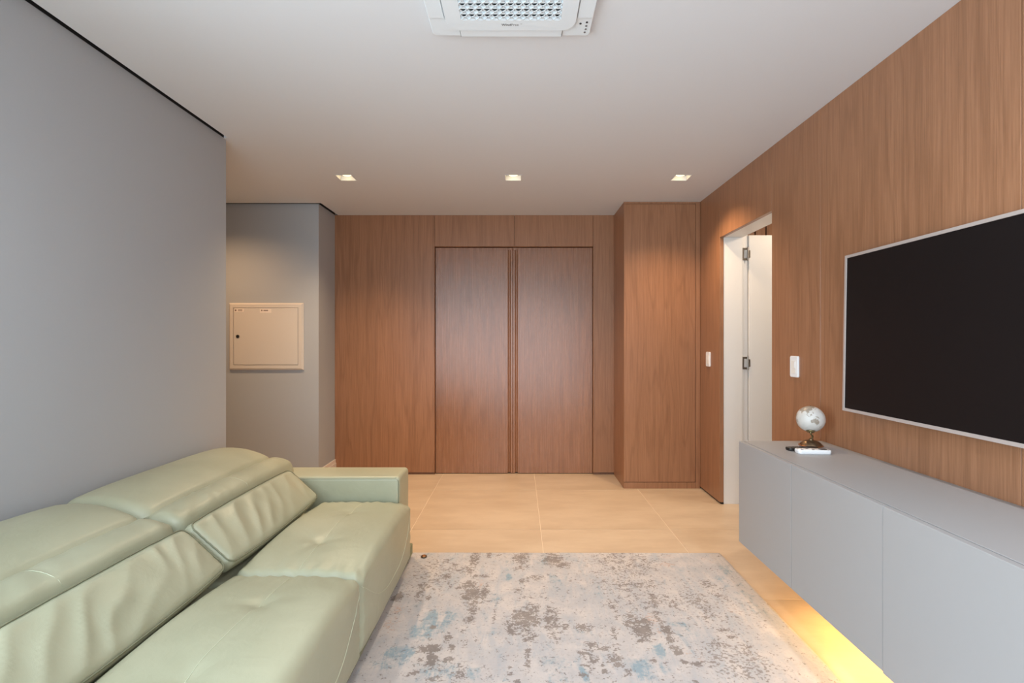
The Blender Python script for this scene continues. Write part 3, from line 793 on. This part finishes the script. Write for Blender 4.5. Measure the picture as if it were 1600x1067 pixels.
tube('neck', [sp, sp + Vector((.002, .003, -.008)), Vector((GX - .004, GY - .014, .834)), Vector((GX + .004, GY - .007, .826)), Vector((GX + .004, GY - .002, .816)), Vector((GX, GY, .803))], [.0035, .0042, .0048, .0050, .0048, .0055], 'brass', gl, 12)
mesh_obj('neck_knob', *lathe_geo([(.010, .802), (.0115, .806), (.009, .812), (.006, .815)], (GX, GY, 0), 20), 'bronze', gl, True)
mesh_obj('stand_base', *lathe_geo([(.052, ZT + .004), (.050, ZT + .008), (.045, ZT + .014), (.041, ZT + .018), (.034, ZT + .0235), (.022, ZT + .027), (.010, ZT + .0285)], (GX, GY, 0), 40), 'bronze', gl, True)
mesh_obj('base_ring', *lathe_geo([(.053, ZT), (.0555, ZT + .001), (.0555, ZT + .004), (.053, ZT + .0055)], (GX, GY, 0), 40), 'copper', gl, True)

# ------------------------------------------------------------------ two remote controls
def remote(name, cx, cy, ang, L, W, T, body, label, keys):
    t = thing(name, (cx, cy, ZT), label, 'remote control')
    ca, sa = math.cos(ang), math.sin(ang)
    to3 = lambda a, b, c: (cx + a * ca - b * sa, cy + a * sa + b * ca, ZT + c)
    V, Fc = [], []
    rows = [(.90, .0), (.97, .15), (1, .5), (.985, .85), (.94, 1.0)]
    P = rrect(L / 2, W / 2, W * .28, 6); n = len(P)
    for s, z in rows:
        ins = (1 - s) * W / 2
        V += [to3(p[0] * (1 - ins / (L / 2)), p[1] * (1 - ins / (W / 2)), z * T) for p in P]
    for i in range(len(rows) - 1):
        for k in range(n): Fc.append([i * n + k, i * n + (k + 1) % n, (i + 1) * n + (k + 1) % n, (i + 1) * n + k])
    Fc.append(list(range(n))[::-1]); Fc.append([(len(rows) - 1) * n + k for k in range(n)])
    mesh_obj('shell', V, Fc, body, t, True)
    for (a, b, w_, h_, m) in keys:
        mesh_obj('button', *prism_geo(rrect(w_ / 2, h_ / 2, min(w_, h_) * .35, 4), T - .0005, T + .0012, lambda x, y, c: to3(x + a, y + b, c), .0004), m, t)
remote('remote_control', 1.390, 2.274, math.radians(-3), .152, .052, .019, 'white_plastic', 'white remote control lying in front of the globe on the cabinet',
       [(-.055 + .017 * i, s * .011, .011, .008, 'print_and_shade_grey' if (i + j) % 3 == 0 else 'cream_plastic') for i in range(4) for j, s in enumerate((-1, 1))] + [(.045, 0, .035, .026, 'black_plastic')])
remote('remote_control', 1.378, 2.342, math.radians(4), .150, .044, .014, 'black_plastic', 'black remote control lying behind the white one on the cabinet',
       [(-.055 + .018 * i, s * .012, .010, .007, 'dark_button') for i in range(6) for s in (-1, 0, 1)])

# ------------------------------------------------------------------ wall switches
def switch(y, zc, label, w=.080, h=.124):
    t = thing('light_switch', (XR, y, zc), label, 'light switch')
    to3 = lambda a, b, c: (XR - c, y + a, zc + b)
    pl_ = mesh_obj('plate', *prism_geo(rrect(w / 2, h / 2, .010, 6), 0, .010, to3, .003), 'white_plastic', t, False)
    k1 = [(-.0, .012, .046, .050)]
    mesh_obj('rocker', *prism_geo(rrect(.0225, .024, .002, 3), .009, .0125, lambda a, b, c: to3(a, b + .010, c), .001), 'cream_plastic', t)
    mesh_obj('rocker', *prism_geo(rrect(.0225, .012, .002, 3), .009, .0118, lambda a, b, c: to3(a, b - .028, c), .001), 'cream_plastic', t)
    mesh_obj('indicator_bar', *prism_geo(rrect(.0035, .018, .0015, 3), .012, .0138, lambda a, b, c: to3(a - .013, b + .012, c), .0005), 'white_plastic', t)
switch(2.805, 1.160, 'white wall switch between the open doorway and the television')
switch(4.085, 1.157, 'white wall switch between the tall closet and the open doorway')

# ------------------------------------------------------------------ electrical distribution board
ex0, ex1, ez0, ez1 = -2.615, -1.944, 1.052, 1.656
eb = thing('distribution_board', (-2.28, YNI, ez0), 'white metal electrical distribution board on the corridor wall with black lock', 'electrical panel')
bw = .052
def frame_geo():
    o = [(ex0, ez0), (ex1, ez0), (ex1, ez1), (ex0, ez1)]
    def rect(i): return [(ex0 + i, ez0 + i), (ex1 - i, ez0 + i), (ex1 - i, ez1 - i), (ex0 + i, ez1 - i)]
    V, Fc = [], []
    for i, yy in ((0, YNI), (0, YNI - .006), (.014, YNI - .020), (.042, YNI - .020), (.044, YNI - .012)):
        V += [(x, yy, z) for x, z in rect(i)]
    for i in range(4):
        for k in range(4): Fc.append([i * 4 + k, i * 4 + (k + 1) % 4, (i + 1) * 4 + (k + 1) % 4, (i + 1) * 4 + k])
    Fc.append([16, 17, 18, 19])
    return V, Fc
mesh_obj('frame', *frame_geo(), 'panel_metal', eb)
ed = box('cabinet_door', (ex0 + .0475, ex1 - .0475, YNI - .021, YNI - .012, ez0 + .0475, ez1 - .0475), 'panel_metal', eb, .002, 2)
mesh_obj('lock', *lathe_geo([(.015, 0), (.015, .004), (.012, .006), (.004, .006)], (ex0 + .085, YNI - .021, 1.354), 20, Matrix.Rotation(math.radians(90), 3, 'X')), 'black_plastic', ed, True)
lb = box('sticker', (ex0 + .054, ex0 + .140, YNI - .0218, YNI - .021, ez1 - .082, ez1 - .054), 'sticker', ed)
mesh_obj('printed_mark', *join(lathe_geo([(.008, 0), (.008, .0004)], (ex0 + .066, YNI - .0218, ez1 - .067), 12, Matrix.Rotation(math.radians(90), 3, 'X')),
         *[box_geo(ex0 + .086, ex0 + .125, YNI - .0222, YNI - .0218, ez1 - .062 - k * .006, ez1 - .059 - k * .006) for k in range(3)]), 'print_grey', ed)
box('sticker', (ex0 + .283, ex0 + .386, YNI - .0218, YNI - .021, ez1 - .090, ez1 - .054), 'sticker', ed)
mesh_obj('printed_mark', *join(box_geo(ex0 + .295, ex0 + .307, YNI - .0222, YNI - .0218, ez1 - .074, ez1 - .062), box_geo(ex0 + .316, ex0 + .358, YNI - .0222, YNI - .0218, ez1 - .073, ez1 - .064)), 'print_grey', ed)

# ------------------------------------------------------------------ ceiling cassette air conditioner
AX, AY, AH = -0.031, 1.612, .3125
ac = thing('air_conditioner', (AX, AY, H), 'white square ceiling cassette air conditioner with triangle patterned grille', 'air conditioner')
zb = 2.525
down = lambda a, b, c: (AX + a, AY + b, c)
mesh_obj('frame', *prism_geo(rrect(AH, AH, .014, 5), H, zb + .004, down, .003), 'ac_white', ac)
IX, IY = .248, .266
def ring_geo(outer, inner, z0, z1):
    n = len(outer); V = [down(a, b, z) for P, z in ((outer, z0), (outer, z1 + .002), ([(a * .994, b * .994) for a, b in outer], z1), (inner, z1), (inner, z0)) for a, b in P]
    Fc = [[i * n + k, i * n + (k + 1) % n, (i + 1) * n + (k + 1) % n, (i + 1) * n + k] for i in range(4) for k in range(n)]
    return V, Fc
GXh, GYh = .1885, .204
po = rrect(IX, IY, .055, 8); pi_ = []
for a, b in rrect(GXh, GYh, .004, 8): pi_.append((a, b))
mesh_obj('front_panel', *ring_geo(po, pi_, zb + .004, zb - .006), 'ac_white', ac)
mesh_obj('panel_gap_shade', *ring_geo(rrect(IX + .0035, IY + .0035, .058, 8), rrect(IX - .004, IY - .004, .052, 8), zb + .0045, zb + .0030), 'print_and_shade_grey', ac)  # grey ring painted in for the shade around the raised front panel
box('grille_backing', (AX - GXh, AX + GXh, AY - GYh, AY + GYh, zb + .0015, zb + .0035), 'gap_black', ac)
nr = 14; pitch = 2 * GYh / nr; nc = 13; cp = 2 * GXh / nc
gr = []
for j in range(nr):
    y0 = AY - GYh + j * pitch
    V = [(AX - GXh, y0 + pitch * .98, zb - .0045), (AX + GXh, y0 + pitch * .98, zb - .0045), (AX + GXh, y0 + pitch * .52, zb - .001), (AX - GXh, y0 + pitch * .52, zb - .001),
         (AX - GXh, y0 + pitch * .98, zb - .003), (AX + GXh, y0 + pitch * .98, zb - .003), (AX + GXh, y0 + pitch * .52, zb + .0005), (AX - GXh, y0 + pitch * .52, zb + .0005)]
    mesh_obj('slat', V, [[0, 1, 2, 3], [7, 6, 5, 4], [0, 4, 5, 1], [3, 2, 6, 7], [0, 3, 7, 4], [1, 5, 6, 2]], 'ac_slat', ac)
    for i in range(nc):
        xa, xb = AX - GXh + i * cp, AX - GXh + (i + 1) * cp; xm = (xa + xb) / 2
        for p, q in (((xa, y0 + pitch), (xb, y0)), ((xa, y0), (xb, y0 + pitch))):
            d = (Vector(q) - Vector(p)).normalized(); nn = Vector((-d.y, d.x)) * .0018
            V = [(s[0] + k * nn.x, s[1] + k * nn.y, z) for z in (zb - .0062, zb - .004) for s, k in ((p, 1), (q, 1), (q, -1), (p, -1))]
            gr.append((V, [[0, 1, 2, 3], [7, 6, 5, 4], [0, 4, 5, 1], [1, 5, 6, 2], [2, 6, 7, 3], [3, 7, 4, 0]]))
lat = mesh_obj('grille_lattice', *join(*gr), 'ac_white', ac); lat['kind'] = 'stuff'
# four outlet flaps and the sensor corner
def flap(b):
    mesh_obj('outlet_flap', *box_geo(*b, zb - .0015, zb + .006, bev=.0015, seg=2), 'ac_white', ac)
FL = .20
flap((AX - FL, AX + FL, AY + IY + .004, AY + AH - .003)); flap((AX - FL, AX + FL, AY - AH + .003, AY - IY - .004))
flap((AX + IX + .004, AX + AH - .003, AY - FL, AY + FL)); flap((AX - AH + .003, AX - IX - .004, AY - FL, AY + FL))
gaps = [box_geo(AX + s * FL - .0016, AX + s * FL + .0016, AY + t * (IY + .024) - .022, AY + t * (IY + .024) + .022, zb + .0005, zb + .0055) for s in (-1, 1) for t in (-1, 1)]
for g in gaps: mesh_obj('flap_gap', *g, 'dark_button', ac)
for i, (px, py) in enumerate(((907, 37), (917, 35), (916, 40.5), (915, 45.5), (913.5, 50.5))):
    zz = zb + .003; Y = F * (zz - EYE) / (VY - py); X = (px - VX) / F * Y
    mesh_obj('sensor' if i < 2 else 'indicator_light', *lathe_geo([(.0042, zb + .0045), (.0042, zb + .0020), (.003, zb + .0014)], (X, Y, 0), 14), 'dark_button' if i < 2 else 'print_and_shade_grey', ac)
def text_mesh(body, size, loc, mat, parent, shear=0.0, offset=0.0):
    c = bpy.data.curves.new('lettering', 'FONT'); c.body = body; c.size = size; c.extrude = .0002; c.offset = offset
    c.align_x = 'LEFT'; c.align_y = 'CENTER'
    tmp = bpy.data.objects.new('tmp', c); COL.objects.link(tmp)
    me = bpy.data.meshes.new_from_object(tmp.evaluated_get(bpy.context.evaluated_depsgraph_get()))
    wdt = max(v.co.x for v in me.vertices)
    vs = [(loc[0] + v.co.x, loc[1] - v.co.y, loc[2] - v.co.z) for v in me.vertices]; fs = [list(p.vertices) for p in me.polygons]
    bpy.data.objects.remove(tmp); bpy.data.meshes.remove(me)
    mesh_obj('lettering', vs, fs, mat, parent); return wdt
wd = text_mesh('Wind', .016, (AX - .036, 1.843, zb - .0062), 'dark_button', ac, offset=.0002)
text_mesh('Free', .016, (AX - .036 + wd + .001, 1.843, zb - .0062), 'print_and_shade_grey', ac)
text_mesh('TM', .005, (AX + .036, 1.838, zb - .0062), 'print_and_shade_grey', ac)
